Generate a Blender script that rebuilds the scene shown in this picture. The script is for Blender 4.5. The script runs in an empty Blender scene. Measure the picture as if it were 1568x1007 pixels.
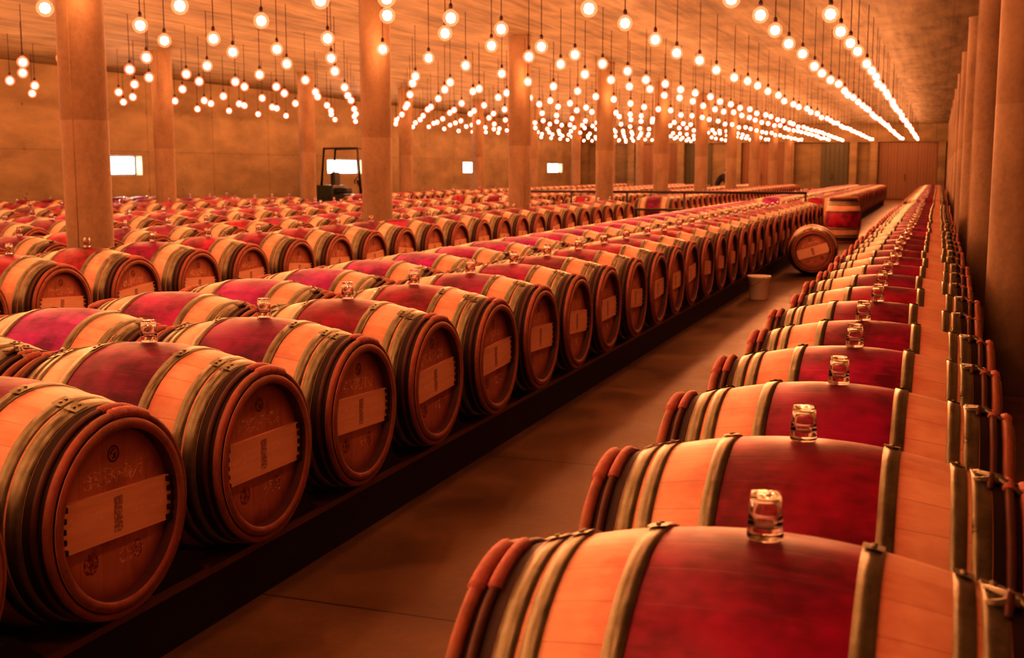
import bpy, math, random
from mathutils import Vector, Matrix, Euler
random.seed(7)
SC = bpy.context.scene
COL = SC.collection
PI = math.pi

# ------------------------------------------------------------------ mesh builder
class MB:
    def __init__(s): s.v=[]; s.f=[]; s.m=[]; s.s=[]
    def add(s, vs, fs, mi=0, sm=False):
        o=len(s.v); s.v+= [tuple(p) for p in vs]
        for f in fs:
            s.f.append(tuple(i+o for i in f)); s.m.append(mi); s.s.append(sm)
    def box(s,x0,x1,y0,y1,z0,z1,mi=0):
        v=[(x0,y0,z0),(x1,y0,z0),(x1,y1,z0),(x0,y1,z0),(x0,y0,z1),(x1,y0,z1),(x1,y1,z1),(x0,y1,z1)]
        s.add(v,[(0,3,2,1),(4,5,6,7),(0,1,5,4),(1,2,6,5),(2,3,7,6),(3,0,4,7)],mi)
    def lathe(s,prof,n,axis='Z',org=(0,0,0),mi=0,sm=True,closed=False):
        vs=[];fs=[];k=len(prof)
        for (r,h) in prof:
            for i in range(n):
                a=2*PI*i/n; c=r*math.cos(a); d=r*math.sin(a)
                if axis=='Z': p=(c+org[0],d+org[1],h+org[2])
                elif axis=='X': p=(h+org[0],c+org[1],d+org[2])
                else: p=(d+org[0],h+org[1],c+org[2])
                vs.append(p)
        rng=range(k) if closed else range(k-1)
        for j in rng:
            j2=(j+1)%k
            for i in range(n):
                i2=(i+1)%n
                fs.append((j*n+i,j*n+i2,j2*n+i2,j2*n+i))
        s.add(vs,fs,mi,sm)
    def tube(s,pts,rads,n=8,mi=0,sm=True,cap=True):
        pts=[Vector(p) for p in pts]; vs=[];fs=[]
        up=Vector((0.13,0.21,1)).normalized()
        for j,p in enumerate(pts):
            t=(pts[min(j+1,len(pts)-1)]-pts[max(j-1,0)]).normalized()
            a=t.cross(up)
            if a.length<1e-3: a=t.cross(Vector((1,0,0)))
            a.normalize(); b=t.cross(a)
            r=rads[j] if isinstance(rads,(list,tuple)) else rads
            for i in range(n):
                w=2*PI*i/n; vs.append(p+a*math.cos(w)*r+b*math.sin(w)*r)
        for j in range(len(pts)-1):
            for i in range(n):
                i2=(i+1)%n; fs.append((j*n+i,j*n+i2,(j+1)*n+i2,(j+1)*n+i))
        if cap:
            fs.append(tuple(range(n))[::-1]); fs.append(tuple((len(pts)-1)*n+i for i in range(n)))
        s.add(vs,fs,mi,sm)
    def mesh(s,name,mats):
        me=bpy.data.meshes.new(name); me.from_pydata(s.v,[],s.f)
        for m in mats: me.materials.append(m)
        me.polygons.foreach_set('material_index',s.m)
        me.polygons.foreach_set('use_smooth',s.s)
        me.update(); return me
    def obj(s,name,mats,loc=(0,0,0),rot=(0,0,0),parent=None):
        return place(name,s.mesh(name,mats),loc,rot,parent)
def place(name,me,loc=(0,0,0),rot=(0,0,0),parent=None):
    o=bpy.data.objects.new(name,me); o.location=loc; o.rotation_euler=rot
    if parent: o.parent=parent
    COL.objects.link(o); return o
def fixn(o):
    import bmesh
    bm=bmesh.new(); bm.from_mesh(o.data); bmesh.ops.recalc_face_normals(bm,faces=bm.faces); bm.to_mesh(o.data); bm.free()

# ------------------------------------------------------------------ shader helper
class SH:
    def __init__(s,name):
        s.m=bpy.data.materials.new(name); s.m.use_nodes=True
        s.nt=s.m.node_tree; s.n=s.nt.nodes; s.l=s.nt.links
        s.b=s.n['Principled BSDF']; s.out=s.n['Material Output']
    def put(s,sock,v):
        if isinstance(v,bpy.types.NodeSocket): s.l.new(v,sock)
        elif isinstance(v,(tuple,list)):
            if len(sock.default_value)==4 and len(v)==3: v=(*v,1)
            sock.default_value=v
        else: sock.default_value=v
    def M(s,op,a,b=0.0,c=0.0,clamp=False):
        n=s.n.new('ShaderNodeMath'); n.operation=op; n.use_clamp=clamp
        s.put(n.inputs[0],a); s.put(n.inputs[1],b); s.put(n.inputs[2],c); return n.outputs[0]
    def coords(s,kind='Object'):
        t=s.n.new('ShaderNodeTexCoord'); sp=s.n.new('ShaderNodeSeparateXYZ')
        s.l.new(t.outputs[kind],sp.inputs[0]); return t.outputs[kind],sp.outputs[0],sp.outputs[1],sp.outputs[2]
    def vec(s,x,y,z):
        n=s.n.new('ShaderNodeCombineXYZ')
        for i,v in enumerate((x,y,z)): s.put(n.inputs[i],v)
        return n.outputs[0]
    def scale(s,v,sc,off=(0,0,0)):
        n=s.n.new('ShaderNodeMapping'); s.l.new(v,n.inputs[0]); n.inputs['Scale'].default_value=sc
        s.put(n.inputs['Location'],off); return n.outputs[0]
    def noise(s,v,sc=5,det=3,rough=.5,dist=0):
        n=s.n.new('ShaderNodeTexNoise'); s.l.new(v,n.inputs['Vector']); n.inputs['Scale'].default_value=sc
        n.inputs['Detail'].default_value=det; n.inputs['Roughness'].default_value=rough; n.inputs['Distortion'].default_value=dist
        return n.outputs[0]
    def white(s,w):
        n=s.n.new('ShaderNodeTexWhiteNoise'); n.noise_dimensions='1D'; s.put(n.inputs['W'],w); return n.outputs[0]
    def mix(s,f,a,b,mode='MIX'):
        n=s.n.new('ShaderNodeMix'); n.data_type='RGBA'; n.blend_type=mode
        s.put(n.inputs[0],f); s.put(n.inputs[6],a); s.put(n.inputs[7],b); return n.outputs[2]
    def rng(s,v,a,b,c=0.0,d=1.0):
        n=s.n.new('ShaderNodeMapRange'); s.put(n.inputs[0],v)
        for i,q in enumerate((a,b,c,d)): s.put(n.inputs[i+1],q)
        return n.outputs[0]
    def bump(s,h,st=.3,dist=.01):
        n=s.n.new('ShaderNodeBump'); s.put(n.inputs['Height'],h); n.inputs['Strength'].default_value=st
        n.inputs['Distance'].default_value=dist; s.l.new(n.outputs[0],s.b.inputs['Normal'])
    def info(s):
        n=s.n.new('ShaderNodeObjectInfo'); return n.outputs['Random'],n.outputs['Color']
    def fin(s,col,rough=.6,metal=0.0,spec=.5):
        s.put(s.b.inputs['Base Color'],col); s.put(s.b.inputs['Roughness'],rough); s.b.inputs['Metallic'].default_value=metal
        s.put(s.b.inputs['Specular IOR Level'],spec); return s.m

# --- stave wood with wine-stained middle
def m_stave():
    s=SH('oak_staves_wine_stained'); v,X,Y,Z=s.coords(); rnd,oc=s.info()
    ang=s.M('MULTIPLY',s.M('ARCTAN2',Y,Z),28/(2*PI)); ang=s.M('ADD',ang,100.3)
    fr=s.M('FRACT',ang); idx=s.M('FLOOR',ang)
    d=s.M('MINIMUM',fr,s.M('SUBTRACT',1.0,fr)); seam=s.rng(d,0.0,.022)
    sr=s.white(s.M('ADD',idx,s.M('MULTIPLY',rnd,97.0)))
    off=s.vec(s.M('MULTIPLY',rnd,30.0),s.M('MULTIPLY',rnd,17.0),0.0)
    g=s.noise(s.scale(v,(4,60,60),off),1.0,4,.6)
    blot=s.noise(s.scale(v,(1,1,1),off),6,3,.6)
    fine=s.noise(s.scale(v,(12,45,45),off),1.0,5,.7)
    f=s.M('ADD',s.M('MULTIPLY',sr,.4),s.M('MULTIPLY',g,.6))
    wood=s.mix(f,(.54,.28,.19),(.84,.56,.44))
    wood=s.mix(s.rng(blot,.50,.75,0,.6),wood,(.44,.15,.11))
    wood=s.mix(s.rng(rnd,0,1,0,.28),wood,(.56,.25,.16))
    red=s.mix(s.rng(blot,.38,.62),(.34,.012,.07),(.10,.004,.02))
    red=s.mix(s.rng(fine,.48,.80,0,.42),red,(.46,.06,.12))
    red=s.mix(s.M('MULTIPLY',sr,.40),red,(.13,.005,.03))
    red=s.mix(1.0,red,oc,'MULTIPLY')
    ax=s.M('ABSOLUTE',X)
    rm=s.M('LESS_THAN',ax,.172)
    col=s.mix(rm,wood,red)
    bleed=s.M('MULTIPLY',s.rng(s.M('ADD',ax,s.M('MULTIPLY',fine,.10)),.28,.23),.4)
    col=s.mix(s.M('MULTIPLY',bleed,s.M('SUBTRACT',1.0,rm)),col,(.48,.09,.09))
    r2=s.M('SQRT',s.M('ADD',s.M('MULTIPLY',X,X),s.M('MULTIPLY',Y,Y)))
    st=s.M('MULTIPLY',s.rng(s.M('ADD',r2,s.M('MULTIPLY',blot,.14)),.22,.11),s.M('GREATER_THAN',Z,0.0))
    col=s.mix(s.M('MULTIPLY',st,.65),col,(.06,.003,.012))
    col=s.mix(s.M('MULTIPLY',s.M('SUBTRACT',1.0,seam),.42),col,(.12,.03,.018))
    s.bump(s.M('ADD',seam,s.M('MULTIPLY',g,.4)),.3,.003)
    return s.fin(col,s.rng(blot,.3,.7,.34,.50),0,s.mix(rm,(.5,.5,.5),(.38,.38,.38)))
def m_hoop():
    s=SH('galvanised_hoop'); v,X,Y,Z=s.coords(); rnd,_=s.info()
    n=s.noise(v,30,4,.7); 
    col=s.mix(n,(.085,.085,.055),(.34,.335,.25))
    col=s.mix(s.rng(s.noise(v,9,2),.5,.7,0,.5),col,(.12,.085,.055))
    s.bump(n,.15,.002)
    return s.fin(col,s.rng(n,.3,.7,.26,.46),.75)
def m_chest():
    s=SH('chestnut_hoop'); v,X,Y,Z=s.coords(); rnd,_=s.info()
    n=s.noise(v,28,4,.7); b=s.noise(v,7,2)
    col=s.mix(n,(.13,.045,.027),(.37,.16,.10)); col=s.mix(s.rng(b,.45,.65),col,s.mix(n,(.19,.04,.035),(.42,.14,.11)))
    s.bump(n,.5,.004); return s.fin(col,.5)
def m_wrap():
    s=SH('wicker_binding'); v,X,Y,Z=s.coords()
    n=s.noise(v,40,3,.7); col=s.mix(n,(.22,.055,.05),(.50,.20,.17)); s.bump(n,.6,.004); return s.fin(col,.6)
def m_head():
    s=SH('oak_barrel_head'); v,X,Y,Z=s.coords(); rnd,_=s.info()
    off=s.vec(0.0,s.M('MULTIPLY',rnd,30.0),s.M('MULTIPLY',rnd,17.0))
    g=s.noise(s.scale(v,(8,70,5),off),1.0,4,.6)
    pl=s.M('FRACT',s.M('ADD',s.M('MULTIPLY',Y,11.0),50.5)); pi=s.M('FLOOR',s.M('ADD',s.M('MULTIPLY',Y,11.0),50.5))
    seam=s.rng(s.M('MINIMUM',pl,s.M('SUBTRACT',1.0,pl)),0,.03)
    pr=s.white(s.M('ADD',pi,s.M('MULTIPLY',rnd,55.0)))
    col=s.mix(s.M('ADD',s.M('MULTIPLY',g,.6),s.M('MULTIPLY',pr,.4)),(.31,.12,.08),(.62,.30,.20))
    col=s.mix(s.M('MULTIPLY',rnd,.35),col,(.34,.11,.07))
    bl=s.noise(s.scale(v,(1,1,1),off),9,3,.6)
    col=s.mix(s.rng(bl,.55,.72,0,.55),col,(.22,.06,.04))
    rr=s.M('SQRT',s.M('ADD',s.M('MULTIPLY',Y,Y),s.M('MULTIPLY',Z,Z)))
    col=s.mix(s.M('MULTIPLY',s.rng(s.M('ADD',rr,s.M('MULTIPLY',g,.04)),.20,.25),.65),col,(.15,.02,.03))
    sc=s.noise(s.scale(v,(1,38,52),off),1.0,0,.3,1.0)
    lines=s.M('MULTIPLY',s.rng(s.M('ABSOLUTE',s.M('SUBTRACT',sc,.5)),.055,.015),s.M('LESS_THAN',s.M('ABSOLUTE',Y),.12))
    bx=s.M('LESS_THAN',s.M('ABSOLUTE',s.M('SUBTRACT',Z,.108)),.024)
    b2=s.M('MULTIPLY',s.M('LESS_THAN',s.M('ABSOLUTE',s.M('ADD',Z,.125)),.022),s.M('LESS_THAN',s.M('ADD',Y,0.02),.0))
    col=s.mix(s.M('MULTIPLY',s.M('MULTIPLY',lines,s.M('MAXIMUM',bx,b2)),.62),col,(.88,.66,.55))
    def disc(cy,cz,r0,r1):
        a=s.M('SUBTRACT',Y,cy); b=s.M('SUBTRACT',Z,cz); r=s.M('SQRT',s.M('ADD',s.M('MULTIPLY',a,a),s.M('MULTIPLY',b,b)))
        return s.M('MULTIPLY',s.M('LESS_THAN',r,r1),s.M('GREATER_THAN',r,r0))
    hf=s.noise(v,120,2,.6)
    col=s.mix(s.M('MULTIPLY',s.M('MAXIMUM',disc(0,.165,.018,.024),s.M('MULTIPLY',disc(0,.165,-1,.015),s.M('GREATER_THAN',hf,.5))),.8),col,(.04,.015,.01))
    col=s.mix(s.M('MULTIPLY',s.M('MULTIPLY',disc(.095,-.12,-1,.030),s.rng(hf,.4,.55)),.85),col,(.14,.006,.02))
    col=s.mix(s.M('MULTIPLY',s.M('MULTIPLY',disc(-.095,-.12,-1,.026),s.rng(hf,.4,.55)),.6),col,(.14,.006,.02))
    col=s.mix(s.M('MULTIPLY',s.M('SUBTRACT',1.0,seam),.35),col,(.10,.03,.015))
    s.bump(g,.15,.002); return s.fin(col,.5,0,.4)
def m_bar():
    s=SH('oak_head_crossbar'); v,X,Y,Z=s.coords(); rnd,_=s.info()
    off=s.vec(0.0,s.M('MULTIPLY',rnd,30.0),s.M('MULTIPLY',rnd,17.0))
    g=s.noise(s.scale(v,(8,5,70),off),1.0,4,.6)
    col=s.mix(g,(.60,.33,.24),(.84,.56,.43))
    bl=s.noise(s.scale(v,(1,120,120),(0,0,0)),1.0,2,.6)
    box=s.M('MULTIPLY',s.M('LESS_THAN',s.M('ABSOLUTE',Y),.018),s.M('LESS_THAN',s.M('ABSOLUTE',Z),.050))
    col=s.mix(s.M('MULTIPLY',s.M('MULTIPLY',box,s.rng(bl,.34,.50)),.68),col,(.14,.045,.03))
    txt=s.M('MULTIPLY',s.M('LESS_THAN',s.M('ABSOLUTE',s.M('SUBTRACT',Z,.01)),.022),s.rng(s.M('ABSOLUTE',s.M('SUBTRACT',s.noise(s.scale(v,(1,38,50),off),1.0,0,.4,1.0),.5)),.03,.01))
    side=s.M('GREATER_THAN',s.M('ABSOLUTE',Y),.05)
    col=s.mix(s.M('MULTIPLY',s.M('MULTIPLY',txt,side),.3),col,(.98,.78,.64))
    return s.fin(col,.5,0,.4)
def m_simple(name,c1,c2,sc=12,rough=.6,metal=0,bump=.1,spec=.5):
    s=SH(name); v,_,_,_=s.coords(); n=s.noise(v,sc,4,.6); s.bump(n,bump,.004)
    return s.fin(s.mix(n,c1,c2),rough,metal,spec)
STAVE=m_stave(); HOOP=m_hoop(); CHEST=m_chest(); WRAP=m_wrap(); HEAD=m_head(); BAR=m_bar()
DARK=m_simple('blackened_wood',(.012,.006,.005),(.04,.018,.012))
RIM2=m_simple('dark_hoop_and_rim_shade',(.04,.015,.010),(.12,.04,.028),26,.5)
BM=[STAVE,HOOP,CHEST,HEAD,BAR,DARK,WRAP,RIM2]

# ------------------------------------------------------------------ barrel
def rad(x): return .35-.085*(x/.45)**2
def barrel_mesh():
    b=MB(); N=56
    prof=[(rad(-.45+.9*i/24),-.45+.9*i/24) for i in range(25)]
    b.lathe(prof,N,'X',mi=0)
    for sg in (-1,1):
        S=lambda L:[(r,sg*h) for r,h in L]
        b.lathe(S([(.265,.45),(.262,.456),(.242,.456),(.236,.45)]),N,'X',mi=2)
        b.lathe(S([(.236,.45),(.234,.413)]),N,'X',mi=7)  # recess wall inside the chime, coloured dark to imitate its shade
        b.lathe(S([(.2365,.4155),(.12,.4155),(.0005,.4155)]),N,'X',mi=3,sm=False)
        for a,c in ((.155,.19),(.290,.322),(.330,.368)):
            b.lathe(S([(rad(a)-.001,a),(rad(a)+.0045,a+.001),(rad((a+c)/2)+.004,(a+c)/2),(rad(c)+.0045,c-.001),(rad(c)-.001,c)]),N,'X',mi=1)
            xm=(a+c)/2
            vs=[];L=6
            for i in range(L+1):
                t=.12+i*.03
                for x,e in ((a,.006),(c,.006)):
                    R=rad(x)+e+.002; vs.append((sg*x,R*math.sin(t),R*math.cos(t)))
            b.add(vs,[(2*i,2*i+1,2*i+3,2*i+2) for i in range(L)],1,True)
            for t in (.17,.24):
                R=rad(xm)+.007; p=Vector((sg*xm,R*math.sin(t),R*math.cos(t)))
                b.tube([p,p*1.0+Vector((0,math.sin(t),math.cos(t)))*.004],.005,6,1)
        b.lathe(S([(rad(.37)+.0015,.37),(rad(.41)+.0015,.41),(rad(.45)+.0015,.449)]),N,'X',mi=5)
        for x0,rr,hw,mi in ((.402,.009,.010,7),(.436,.0125,.014,2)):
            rc=rad(x0)+rr*.55
            b.lathe([(rc+rr*math.cos(w*PI/4),sg*(x0+hw*math.sin(w*PI/4))) for w in range(8)],N,'X',mi=mi,closed=True)
            pts=[];rs=[]
            n=26
            lo,hi=(-.42,.14) if sg<0 else (-.10,.10)
            for i in range(n+1):
                t=lo+(hi-lo)*i/n; R=rc+.002
                pts.append((sg*x0,R*math.sin(t),R*math.cos(t)))
                rs.append((rr+.0035)*(1+.10*abs(math.sin(i*1.3))) if 0<i<n else rr*.6)
            b.tube(pts,rs,8,6)
        if sg>0:
            for (xa,ya,xb,yb,h) in ((.335,-.035,.425,.025,.010),(.335,.028,.428,-.030,.015),(.365,-.050,.372,.048,.012),(.402,-.040,.396,.045,.008)):
                za=lambda x,y,e:math.sqrt((rad(x)+e)**2-y*y)
                b.tube([(xa,ya,za(xa,ya,.004)),((xa+xb)/2,(ya+yb)/2,za((xa+xb)/2,(ya+yb)/2,h)),(xb,yb,za(xb,yb,.008))],[.006,.010,.006],7,1 if h!=.012 else 7)
        x0,x1=sorted((sg*.414,sg*.430))
        arc=[(.232*math.cos(a),.232*math.sin(a)) for a in [ -.29+.58*i/6 for i in range(7)]]
        poly=arc+[(-y,-z) for y,z in arc]
        n=len(poly); vs=[(x0,y,z) for y,z in poly]+[(x1,y,z) for y,z in poly]
        fs=[tuple(range(n))[::-1],tuple(range(n,2*n))]+[(i,(i+1)%n,n+(i+1)%n,n+i) for i in range(n)]
        b.add(vs,fs,4)
        for e in (-1,1):
            for k in range(5):
                z=-.056+.028*k; yy=e*(math.sqrt(.232**2-z*z)-.009)
                b.box(min(sg*.418,sg*.440),max(sg*.418,sg*.440),yy-.010,yy+.010,z-.007,z+.007,5)
    return b.mesh('wine_barrel',BM)
BARREL=barrel_mesh()
_t=bpy.data.objects.new('t',BARREL); fixn(_t); bpy.data.objects.remove(_t)

# ------------------------------------------------------------------ glass bung
g=SH('clear_glass'); g.b.inputs['Transmission Weight'].default_value=1; g.b.inputs['IOR'].default_value=1.47
g.b.inputs['Roughness'].default_value=.03; g.b.inputs['Base Color'].default_value=(.97,.97,.95,1); GLASS=g.m
b=MB()
b.lathe([(.0003,.0),(.016,.0),(.0275,.002),(.029,.006),(.0285,.014),(.0265,.05),(.0245,.072),(.0225,.077),(.0003,.078)],20,'Z')
b.lathe([(.0003,.020),(.018,.020),(.0215,.024),(.0205,.05),(.019,.062),(.016,.066),(.0003,.067)][::-1],20,'Z')
BUNG=b.mesh('glass_bung',[GLASS])

# ------------------------------------------------------------------ barrel rows
CZ=.52; P=.72
rows1=[-.24,-2.49,-3.42,-6.05,-7.72,-9.9,-10.83,-13.5,-15.1,-16.9]
rows2=[-.24,-2.49,-3.42,-6.05,-7.72,-9.9,-10.83,-13.5]
FLIP={-2.49,-6.05,-9.9,-15.1}
def ys1(r):
    if r==-6.05: L=[6.41+.79*k for k in range(-5,21)]
    else: L=[1.81+P*k for k in range(-4,30)]
    return [y for y in L if y>=abs(r)*.80-2.2]
def mk_barrel(x,y,row):
    rx=random.uniform(-.09,.09)
    o=place('wine_barrel',BARREL,(x+random.uniform(-.012,.012),y,CZ),(rx,0,random.uniform(-.006,.006)+(PI if row in FLIP else 0)))
    k=random.random()
    if row==-3.42: o.color=(1.35,.6,4.6-2.0*k,1)
    else: o.color=(.7+.65*k,.8,.7+1.1*random.random(),1)
    return o
for r in rows1:
    for y in ys1(r):
        mk_barrel(r,y,r)
        if r==-3.42:
            continue
        pr=1.0 if r>-6.1 else .8
        if random.random()<pr:
            place('glass_bung',BUNG,(r+random.uniform(-.012,.012),y+random.uniform(-.008,.008),CZ+.351),(0,0,random.random()*3))
for r in rows2:
    for k in range(36):
        y=26.2+P*k
        mk_barrel(r,y,r)
        if k<14 and random.random()<.5:
            place('glass_bung',BUNG,(r,y,CZ+.351))

# racks
RACK=m_simple('dark_rack_timber',(.012,.008,.009),(.034,.018,.014),8,.7)
RACKT=m_simple('rack_chock_wood',(.12,.055,.035),(.22,.11,.065),14,.6)
def rack(r,ys):
    b=MB(); ya=ys[0]-.42; yb=ys[-1]+.42
    for e in (-1,1):
        xa,xb=sorted((r+e*.27,r+e*.36))
        b.box(xa,xb,ya,yb,.0,.172,0); b.box(xa-.006,xb+.006,ya,yb,.172,.194,1)
        for k in range(len(ys)-1):
            ym=(ys[k]+ys[k+1])/2
            v=[]
            for x in (xa+.01,xb-.01):
                v+=[(x,ym-.13,.193),(x,ym+.13,.193),(x,ym+.045,.275),(x,ym-.045,.275)]
            b.add(v,[(0,3,2,1),(4,5,6,7),(0,1,5,4),(1,2,6,5),(2,3,7,6),(3,0,4,7)],0)
    k=ya+.3
    while k<yb-.1:
        b.box(r-.27,r+.27,k-.05,k+.05,.0,.10,0); k+=2.16
    o=b.obj('barrel_rack',[RACK,RACKT]); fixn(o)
for r in rows1: rack(r,ys1(r))
for r in rows2: rack(r,[26.2+P*k for k in range(36)])

# loose barrels in the aisle
o=place('wine_barrel',BARREL,(-1.62,16.75,.352),(0,.0,PI/2+.10)); o.rotation_euler=Euler((.3,0,-PI/2+.12)); o.color=(1,1,1,1)
o=place('wine_barrel',BARREL,(-1.78,24.5,.459),(0,PI/2,0)); o.color=(1.2,1,1,1)

# bucket
PL=m_simple('white_plastic',(.85,.80,.74),(.92,.88,.84),6,.4)
MT=m_simple('steel_wire',(.3,.28,.25),(.5,.46,.4),20,.35,.9)
b=MB()
b.lathe([(.0005,.0),(.098,.0),(.103,.006),(.125,.24),(.134,.243),(.136,.262),(.131,.27),(.124,.268),(.120,.24),(.099,.014),(.0005,.012)],36,'Z')
b.tube([(.134*math.cos(a),.134*math.sin(a)*.9,.25-.10*math.sin(a)) for a in [PI*i/14 for i in range(15)]],.003,6,1)
o=b.obj('plastic_bucket',[PL,MT],(-1.86,13.3,0),(0,0,2.2)); fixn(o)

# ------------------------------------------------------------------ room
H=3.74; XL=-18.4; XR=1.5; Y0=-8.0; Y1=62.0
def m_concrete(name,c1,c2,stain,kind):
    s=SH(name); v,X,Y,Z=s.coords()
    if kind=='ceil':
        a=s.noise(s.scale(v,(1.4,.35,1)),1.6,5,.62,.6); bnz=s.noise(s.scale(v,(9,.5,1)),1.0,3,.6)
        f=s.M('ADD',s.M('MULTIPLY',a,.6),s.M('MULTIPLY',bnz,.4))
    elif kind=='wall':
        a=s.noise(s.scale(v,(.6,.6,1.6)),1.2,5,.62,.3); bnz=s.noise(v,30,3,.7)
        f=s.M('ADD',s.M('MULTIPLY',a,.75),s.M('MULTIPLY',bnz,.25))
    else:
        a=s.noise(s.scale(v,(1,1,.5)),2.0,5,.65,.4); bnz=s.noise(v,25,4,.7)
        f=s.M('ADD',s.M('MULTIPLY',a,.7),s.M('MULTIPLY',bnz,.3))
    col=s.mix(s.rng(f,.32,.68),c1,c2)
    col=s.mix(s.rng(s.noise(v,.7,4,.6),.5,.72,0,.45),col,stain)
    def seam(Q,per,off,w):
        fr=s.M('FRACT',s.M('ADD',s.M('DIVIDE',s.M('SUBTRACT',Q,off),per),100.0))
        return s.M('MULTIPLY',s.M('LESS_THAN',s.M('MINIMUM',fr,s.M('SUBTRACT',1.0,fr)),w/per),1.0)
    if kind=='wall':
        q=s.M('ADD',X,Y); sm=s.M('MAXIMUM',seam(q,2.775,.3,.012),seam(Z,1.9,0.0,.006))
        fy=s.M('SUBTRACT',s.M('FRACT',s.M('ADD',s.M('DIVIDE',q,1.3875),100.3)),.5); fz=s.M('SUBTRACT',s.M('FRACT',s.M('ADD',s.M('DIVIDE',Z,.95),.5)),.5)
        dd=s.M('SQRT',s.M('ADD',s.M('POWER',s.M('MULTIPLY',fy,1.3875),2.0),s.M('POWER',s.M('MULTIPLY',fz,.95),2.0)))
        sm=s.M('MAXIMUM',sm,s.M('LESS_THAN',dd,.03))
        col=s.mix(s.M('MULTIPLY',sm,.55),col,(.08,.045,.02))
    if kind=='floor':
        sm=seam(Y,2.1,3.33,.006); col=s.mix(s.M('MULTIPLY',sm,.8),col,(.03,.015,.008))
    if kind=='ceil':
        sm=s.M('MAXIMUM',seam(Y,2.775,.4,.008),seam(X,1.23,.1,.006)); col=s.mix(s.M('MULTIPLY',sm,.5),col,(.08,.05,.03))
    s.bump(bnz,.12,.006)
    return s.fin(col,.7 if kind!='floor' else s.rng(a,.3,.7,.28,.48),0,.4)
FLOOR=m_concrete('polished_concrete_floor',(.11,.064,.032),(.22,.13,.066),(.08,.045,.022),'floor')
CEIL=m_concrete('board_formed_ceiling',(.085,.072,.042),(.34,.28,.17),(.08,.065,.036),'ceil')
WALL=m_concrete('concrete_wall',(.155,.118,.066),(.28,.22,.125),(.12,.095,.052),'wall')
COLM=m_concrete('concrete_column',(.155,.108,.068),(.28,.20,.125),(.135,.092,.058),'col')
b=MB(); b.box(XL-.5,XR+.3,Y0-.3,Y1+.3,-.2,0); b.obj('floor',[FLOOR])
b=MB(); b.box(XL-.5,XR+.3,Y0-.3,Y1+.3,H,H+.2); b.obj('ceiling',[CEIL])
b=MB(); b.box(XR,XR+.3,Y0,Y1,0,H); b.obj('wall_right',[WALL])
b=MB(); b.box(XL-.5,XR+.3,Y0-.3,Y0,0,H); b.obj('wall_back',[WALL])
wins=[(12.0,13.2),(22.75,24.0),(33.3,35.7),(44.7,46.4),(55.8,58.2)]
zb,zt=1.33,1.80
b=MB(); b.box(XL-.5,XL,Y0,Y1,0,zb); b.box(XL-.5,XL,Y0,Y1,zt,H)
y=Y0
for a,c in wins: b.box(XL-.5,XL,y,a,zb,zt); y=c
b.box(XL-.5,XL,y,Y1,zb,zt); b.obj('wall_left',[WALL])
def emis(name,c,st,samp=None):
    m=bpy.data.materials.new(name); m.use_nodes=True; nt=m.node_tree; nt.nodes.remove(nt.nodes['Principled BSDF'])
    e=nt.nodes.new('ShaderNodeEmission'); e.inputs[0].default_value=(*c,1); e.inputs[1].default_value=st
    nt.links.new(e.outputs[0],nt.nodes['Material Output'].inputs[0])
    if samp: m.cycles.emission_sampling=samp
    return m
DAY=emis('daylit_frosted_pane',(.92,.96,1.0),14.0)
FRM=m_simple('dark_steel',(.03,.028,.025),(.07,.06,.05),10,.45,.5)
for i,(a,c) in enumerate(wins):
    b=MB(); b.box(XL-.24,XL-.22,a+.03,c-.03,zb+.03,zt-.03,0)
    for (p,q,r,s_) in ((a,c,zb,zb+.03),(a,c,zt-.03,zt),(a,a+.03,zb+.03,zt-.03),(c-.03,c,zb+.03,zt-.03)): b.box(XL-.27,XL-.20,p,q,r,s_,1)
    b.obj('window_%d'%(i+1),[DAY,FRM])
b=MB(); b.box(XL-.5,XR+.3,Y1,Y1+.3,0,H)
for x in (-18.2,-15.6,-12.9,-9.9,-7.2,-4.1,-3.1,.1): b.box(x-.18,x+.18,Y1-.45,Y1,0,2.85)
b.box(XL,XR,Y1-.46,Y1,2.85,H)
b.obj('wall_far',[WALL])
s=SH('stained_wood_door'); v,X,Y,Z=s.coords()
pl=s.M('FRACT',s.M('ADD',s.M('MULTIPLY',X,7.0),70.0)); sm=s.rng(s.M('MINIMUM',pl,s.M('SUBTRACT',1.0,pl)),0,.06)
gr=s.noise(s.scale(v,(30,30,2)),1.0,4,.6)
DOOR=s.fin(s.mix(sm,(.05,.02,.01),s.mix(gr,(.15,.075,.035),(.23,.12,.055))),.5)
def door(i,x0,x1,mat):
    b=MB(); n=6
    for k in range(n):
        a=x0+(x1-x0)*k/n; c=x0+(x1-x0)*(k+1)/n; b.box(a+.006,c-.006,Y1-.10,Y1-.04,.03,2.84,0)
    b.box(x0,x1,Y1-.05,Y1-.02,.02,2.845,1)
    b.tube([((x0+x1)/2-.1,Y1-.16,.95),((x0+x1)/2-.1,Y1-.16,1.25)],.014,8,1)
    for z in (1.0,1.2): b.tube([((x0+x1)/2-.1,Y1-.16,z),((x0+x1)/2-.1,Y1-.09,z)],.01,6,1)
    b.obj('door_%d'%i,[mat,FRM])
GD=m_simple('dark_green_panel',(.06,.06,.03),(.09,.09,.05),6,.6)
door(1,-2.9,-.1,DOOR); door(2,-5.7,-4.35,GD); door(3,-15.4,-13.1,DOOR); door(4,-12.7,-11.3,GD); door(5,-9.7,-7.45,DOOR)
b=MB(); b.box(XL,XL+.04,Y0,Y1-.5,0,.12); b.obj('baseboard_left',[WALL])

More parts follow.
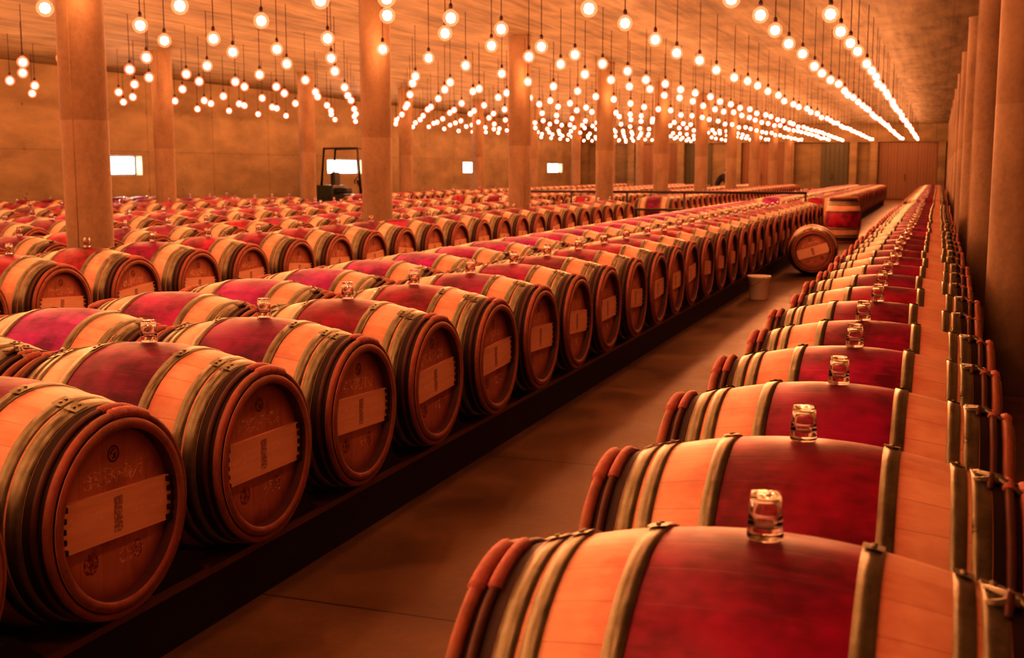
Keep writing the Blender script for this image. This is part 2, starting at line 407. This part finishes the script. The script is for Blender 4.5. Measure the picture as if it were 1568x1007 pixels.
# columns
def col_mesh():
    b=MB(); n=48; prof=[(.206,0),(.206,.03),(.196,.045),(.196,1.86),(.1945,1.865),(.1945,1.875),(.196,1.88),(.196,H-.03),(.203,H-.02),(.203,H)]
    b.lathe(prof,n,'Z')
    for a in (.4,.4+PI):
        c,s_=math.cos(a),math.sin(a)
        b.tube([(.196*c,.196*s_,.05),(.196*c,.196*s_,H-.04)],.004,6)
    b.add([(.203*math.cos(2*PI*i/n),.203*math.sin(2*PI*i/n),H) for i in range(n)],[tuple(range(n))])
    return b.mesh('concrete_column',[COLM])
CM=col_mesh()
for X in (.52,-6.9,-14.3):
    for k in range(-2,10):
        y=8.25+5.55*k
        if y>Y1-1: continue
        place('concrete_column',CM,(X,y,0),(0,0,random.random()*6))

# ------------------------------------------------------------------ hanging bulbs (one object)
CORE=emis('bulb_filament_glow',(1.0,.40,.17),235)
m=bpy.data.materials.new('bulb_halo_shell'); m.use_nodes=True; nt=m.node_tree; nt.nodes.remove(nt.nodes['Principled BSDF'])
e=nt.nodes.new('ShaderNodeEmission'); e.inputs[0].default_value=(1,.12,.06,1); e.inputs[1].default_value=3.6  # glowing see-through shell added to imitate the orange halo around each bulb
t=nt.nodes.new('ShaderNodeBsdfTransparent'); mx=nt.nodes.new('ShaderNodeMixShader'); mx.inputs[0].default_value=.33
nt.links.new(t.outputs[0],mx.inputs[1]); nt.links.new(e.outputs[0],mx.inputs[2]); nt.links.new(mx.outputs[0],nt.nodes['Material Output'].inputs[0])
m.cycles.emission_sampling='NONE'; HALO=m
CORD=m_simple('black_cord',(.02,.012,.01),(.035,.02,.015))
LZ=2.95
lines=[(-1.05,.77),(-1.75,.77),(-3.18,1.05),(-4.58,1.07),(-5.22,1.05),(-6.58,.9),(-7.95,.68),(-8.65,.7),(-10.1,.9),(-11.42,.8),(-12.12,.8),(-13.6,1.0),(-14.85,.7),(-15.6,.7),(-17.1,.9)]
b=MB()
for x,ph in lines:
    for k in range(-6,44):
        y=ph+1.3875*k
        if y>Y1-1.0 or y<Y0+.6: continue
        z=LZ+random.uniform(-.03,.03); xx=x+random.uniform(-.03,.03)
        b.lathe([(.0003,-.049),(.035,-.035),(.048,.0),(.035,.035),(.0003,.049)],8,'Z',(xx,y,z),0)
        b.lathe([(.0003,-.082),(.042,-.070),(.072,-.036),(.082,.0),(.070,.042),(.042,.068),(.019,.084),(.017,.090)],16,'Z',(xx,y,z),1)
        b.lathe([(.019,.080),(.021,.084),(.021,.125),(.012,.14),(.0045,.145),(.0045,H-z)],6,'Z',(xx,y,z),2)
b.obj('hanging_light_bulbs',[CORE,HALO,CORD])

# ------------------------------------------------------------------ pipe rail across section
b=MB()
x=-9.0
while x<=-2.5:
    b.tube([(x,25.1,0),(x,25.1,.98)],.025,8); b.lathe([(.0005,.0),(.07,0),(.07,.012),(.0005,.014)],16,'Z',(x,25.1,0)); x+=1.28
for z in (.98,.6): b.tube([(-9.03,25.1,z),(-2.57,25.1,z)],.028,8)
b.obj('steel_pipe_railing',[FRM])

# ------------------------------------------------------------------ forklift
GRN=m_simple('forklift_dark_paint',(.02,.035,.02),(.035,.05,.03),6,.4)
BLK=m_simple('black_rubber',(.012,.012,.012),(.03,.03,.03),12,.6)
fk=bpy.data.objects.new('forklift',None); COL.objects.link(fk); fk.location=(-17.0,32.1,0); fk.rotation_euler=(0,0,.12)
def bev(o,w=.03):
    m=o.modifiers.new('b','BEVEL'); m.width=w; m.segments=3; return o
b=MB(); b.box(-.75,.55,-.5,.5,.22,.72); b.box(-.95,-.35,-.5,.5,.3,1.0); bev(b.obj('chassis',[GRN],parent=fk))
b=MB(); b.box(-.45,.0,-.25,.25,.74,.92); b.box(-.52,-.38,-.25,.25,.9,1.40); bev(b.obj('seat',[BLK],parent=fk),.05)
b=MB()
for yy in (-.46,.46):
    b.tube([(-.72,yy,1.0),(-.62,yy,2.10),(.46,yy,2.12),(.54,yy,.72)],.04,8)
for k in range(8):
    xx=-.60+.14*k; b.tube([(xx,-.46,2.11),(xx,.46,2.11)],.022,6)
b.obj('overhead_guard',[FRM],parent=fk)
b=MB()
for yy in (-.33,.33): b.box(.82,.92,yy-.04,yy+.04,.08,2.05); b.box(.93,1.0,yy-.03,yy+.03,.1,2.0)
for z in (.35,1.1,1.98): b.box(.84,.98,-.33,.33,z-.04,z+.04)
b.tube([(.88,0,.1),(.88,0,1.9)],.04,10)
b.obj('mast',[FRM],parent=fk)
b=MB()
for yy in (-.25,.25): b.box(1.0,1.05,yy-.06,yy+.06,.06,.6); b.box(1.0,2.0,yy-.06,yy+.06,.06,.10)
b.obj('forks',[FRM],parent=fk)
b=MB()
for xx,rr in ((-.6,.24),(.5,.28)):
    for yy in (-.46,.46): b.lathe([(.0005,yy-.09),(rr*.5,yy-.09),(rr*.9,yy-.09),(rr,yy-.06),(rr,yy+.06),(rr*.9,yy+.09),(rr*.5,yy+.09),(.0005,yy+.09)],24,'Y',(xx,0,rr))
b.obj('wheels',[BLK],parent=fk)
b=MB(); b.tube([(.45,0,.72),(.25,0,1.15)],.03,8); b.tube([(.25+.05*math.cos(a),.17*math.sin(a),1.15+.10*math.cos(a)) for a in [2*PI*i/20 for i in range(21)]],.014,6)
b.obj('steering_wheel',[BLK],parent=fk)

# ------------------------------------------------------------------ cellar worker leaning over a barrel
def skin(name,verts,edges,rads,mat,parent,sub=2):
    me=bpy.data.meshes.new(name); me.from_pydata(verts,edges,[]); me.materials.append(mat)
    o=bpy.data.objects.new(name,me); COL.objects.link(o); o.parent=parent
    m=o.modifiers.new('s','SKIN'); m.use_smooth_shade=True
    for i,r in enumerate(rads): me.skin_vertices[0].data[i].radius=(r,r)
    me.skin_vertices[0].data[0].use_root=True
    m=o.modifiers.new('u','SUBSURF'); m.levels=sub; m.render_levels=sub
    return o
CLO=m_simple('dark_work_clothes',(.012,.014,.02),(.03,.03,.04),20,.8)
SKN=m_simple('skin',(.55,.28,.18),(.65,.36,.24),8,.5)
HAIR=m_simple('dark_hair',(.012,.007,.005),(.03,.016,.01),30,.5)
wk=bpy.data.objects.new('cellar_worker',None); COL.objects.link(wk); wk.location=(-8.74,49.4,0); wk.rotation_euler=(0,0,0)
V=[(0,0,.92),(.04,0,1.02),(.14,0,1.14),(.24,0,1.25),(.30,0,1.31),
   (-.02,.10,.88),(.03,.11,.50),(-.04,.12,.10),(.08,.13,.045),
   (-.02,-.10,.88),(.03,-.11,.50),(-.04,-.12,.10),(.08,-.13,.045),
   (.24,.19,1.23),(.30,.24,.98),(.46,.18,.93),
   (.24,-.19,1.23),(.30,-.24,.98),(.46,-.18,.93)]
E=[(0,1),(1,2),(2,3),(3,4),(0,5),(5,6),(6,7),(7,8),(0,9),(9,10),(10,11),(11,12),(3,13),(13,14),(14,15),(3,16),(16,17),(17,18)]
R=[.14,.135,.15,.15,.065,.09,.065,.05,.045,.09,.065,.05,.045,.075,.05,.035,.075,.05,.035]
skin('body',V,E,R,CLO,wk)
skin('head',[(.30,0,1.30),(.335,0,1.36),(.37,0,1.42),(.385,0,1.47)],[(0,1),(1,2),(2,3)],[.05,.055,.085,.075],SKN,wk)
b=MB()
b.lathe([(.0005,.105),(.06,.09),(.09,.05),(.10,.0),(.092,-.04),(.075,-.06)],16,'Z')
b.obj('hair',[HAIR],(.355,0,1.45),(0,.25,0),wk)
b=MB(); b.tube([(.462,0,1.455),(.485,0,1.44),(.468,0,1.425)],[.008,.014,.01],6)
for yy in (-.03,.03): b.lathe([(.0005,-.009),(.008,-.005),(.009,0),(.008,.005),(.0005,.009)],8,'Z',(.450,yy,1.46))
for yy in (-.088,.088): b.tube([(.37,yy,1.46),(.365,yy*1.1,1.44),(.37,yy,1.41)],[.01,.016,.009],6)
b.obj('face_features',[SKN],parent=wk)
for sg in (-1,1):
    b=MB(); y=sg*.175
    b.tube([(.45,y,.93),(.49,y,.925),(.54,y*.98,.915),(.555,y*.98,.912)],[.028,.038,.038,.02],8)
    for k in range(4):
        yy=y-.03+.02*k; L=(.05,.065,.07,.055)[k]
        b.tube([(.545,yy,.915),(.545+L*.6,yy,.908),(.545+L,yy,.893)],[.010,.009,.007],6)
    b.tube([(.49,y-sg*.03,.92),(.52,y-sg*.055,.905),(.545,y-sg*.06,.895)],[.012,.010,.008],6)
    b.obj('hand_left' if sg>0 else 'hand_right',[SKN],parent=wk)

# ------------------------------------------------------------------ world, camera
w=bpy.data.worlds.new('World'); SC.world=w; w.use_nodes=True
w.node_tree.nodes['Background'].inputs[0].default_value=(.5,.6,.8,1); w.node_tree.nodes['Background'].inputs[1].default_value=.3
cam=bpy.data.cameras.new('Camera'); co=bpy.data.objects.new('Camera',cam); COL.objects.link(co)
co.location=(0,0,1.45); co.rotation_euler=(math.radians(90-7.77),0,math.radians(20.0))
cam.sensor_width=36; cam.lens=40.87; cam.clip_start=.05; cam.clip_end=200
cam.dof.use_dof=True; cam.dof.focus_distance=4.2; cam.dof.aperture_fstop=5.6
SC.camera=co
SC.view_settings.view_transform='Standard'
for lk in ('High Contrast','Medium High Contrast'):
    try: SC.view_settings.look=lk; print('LOOK',lk); break
    except Exception as ex: print('look',lk,ex)
SC.view_settings.exposure=.35
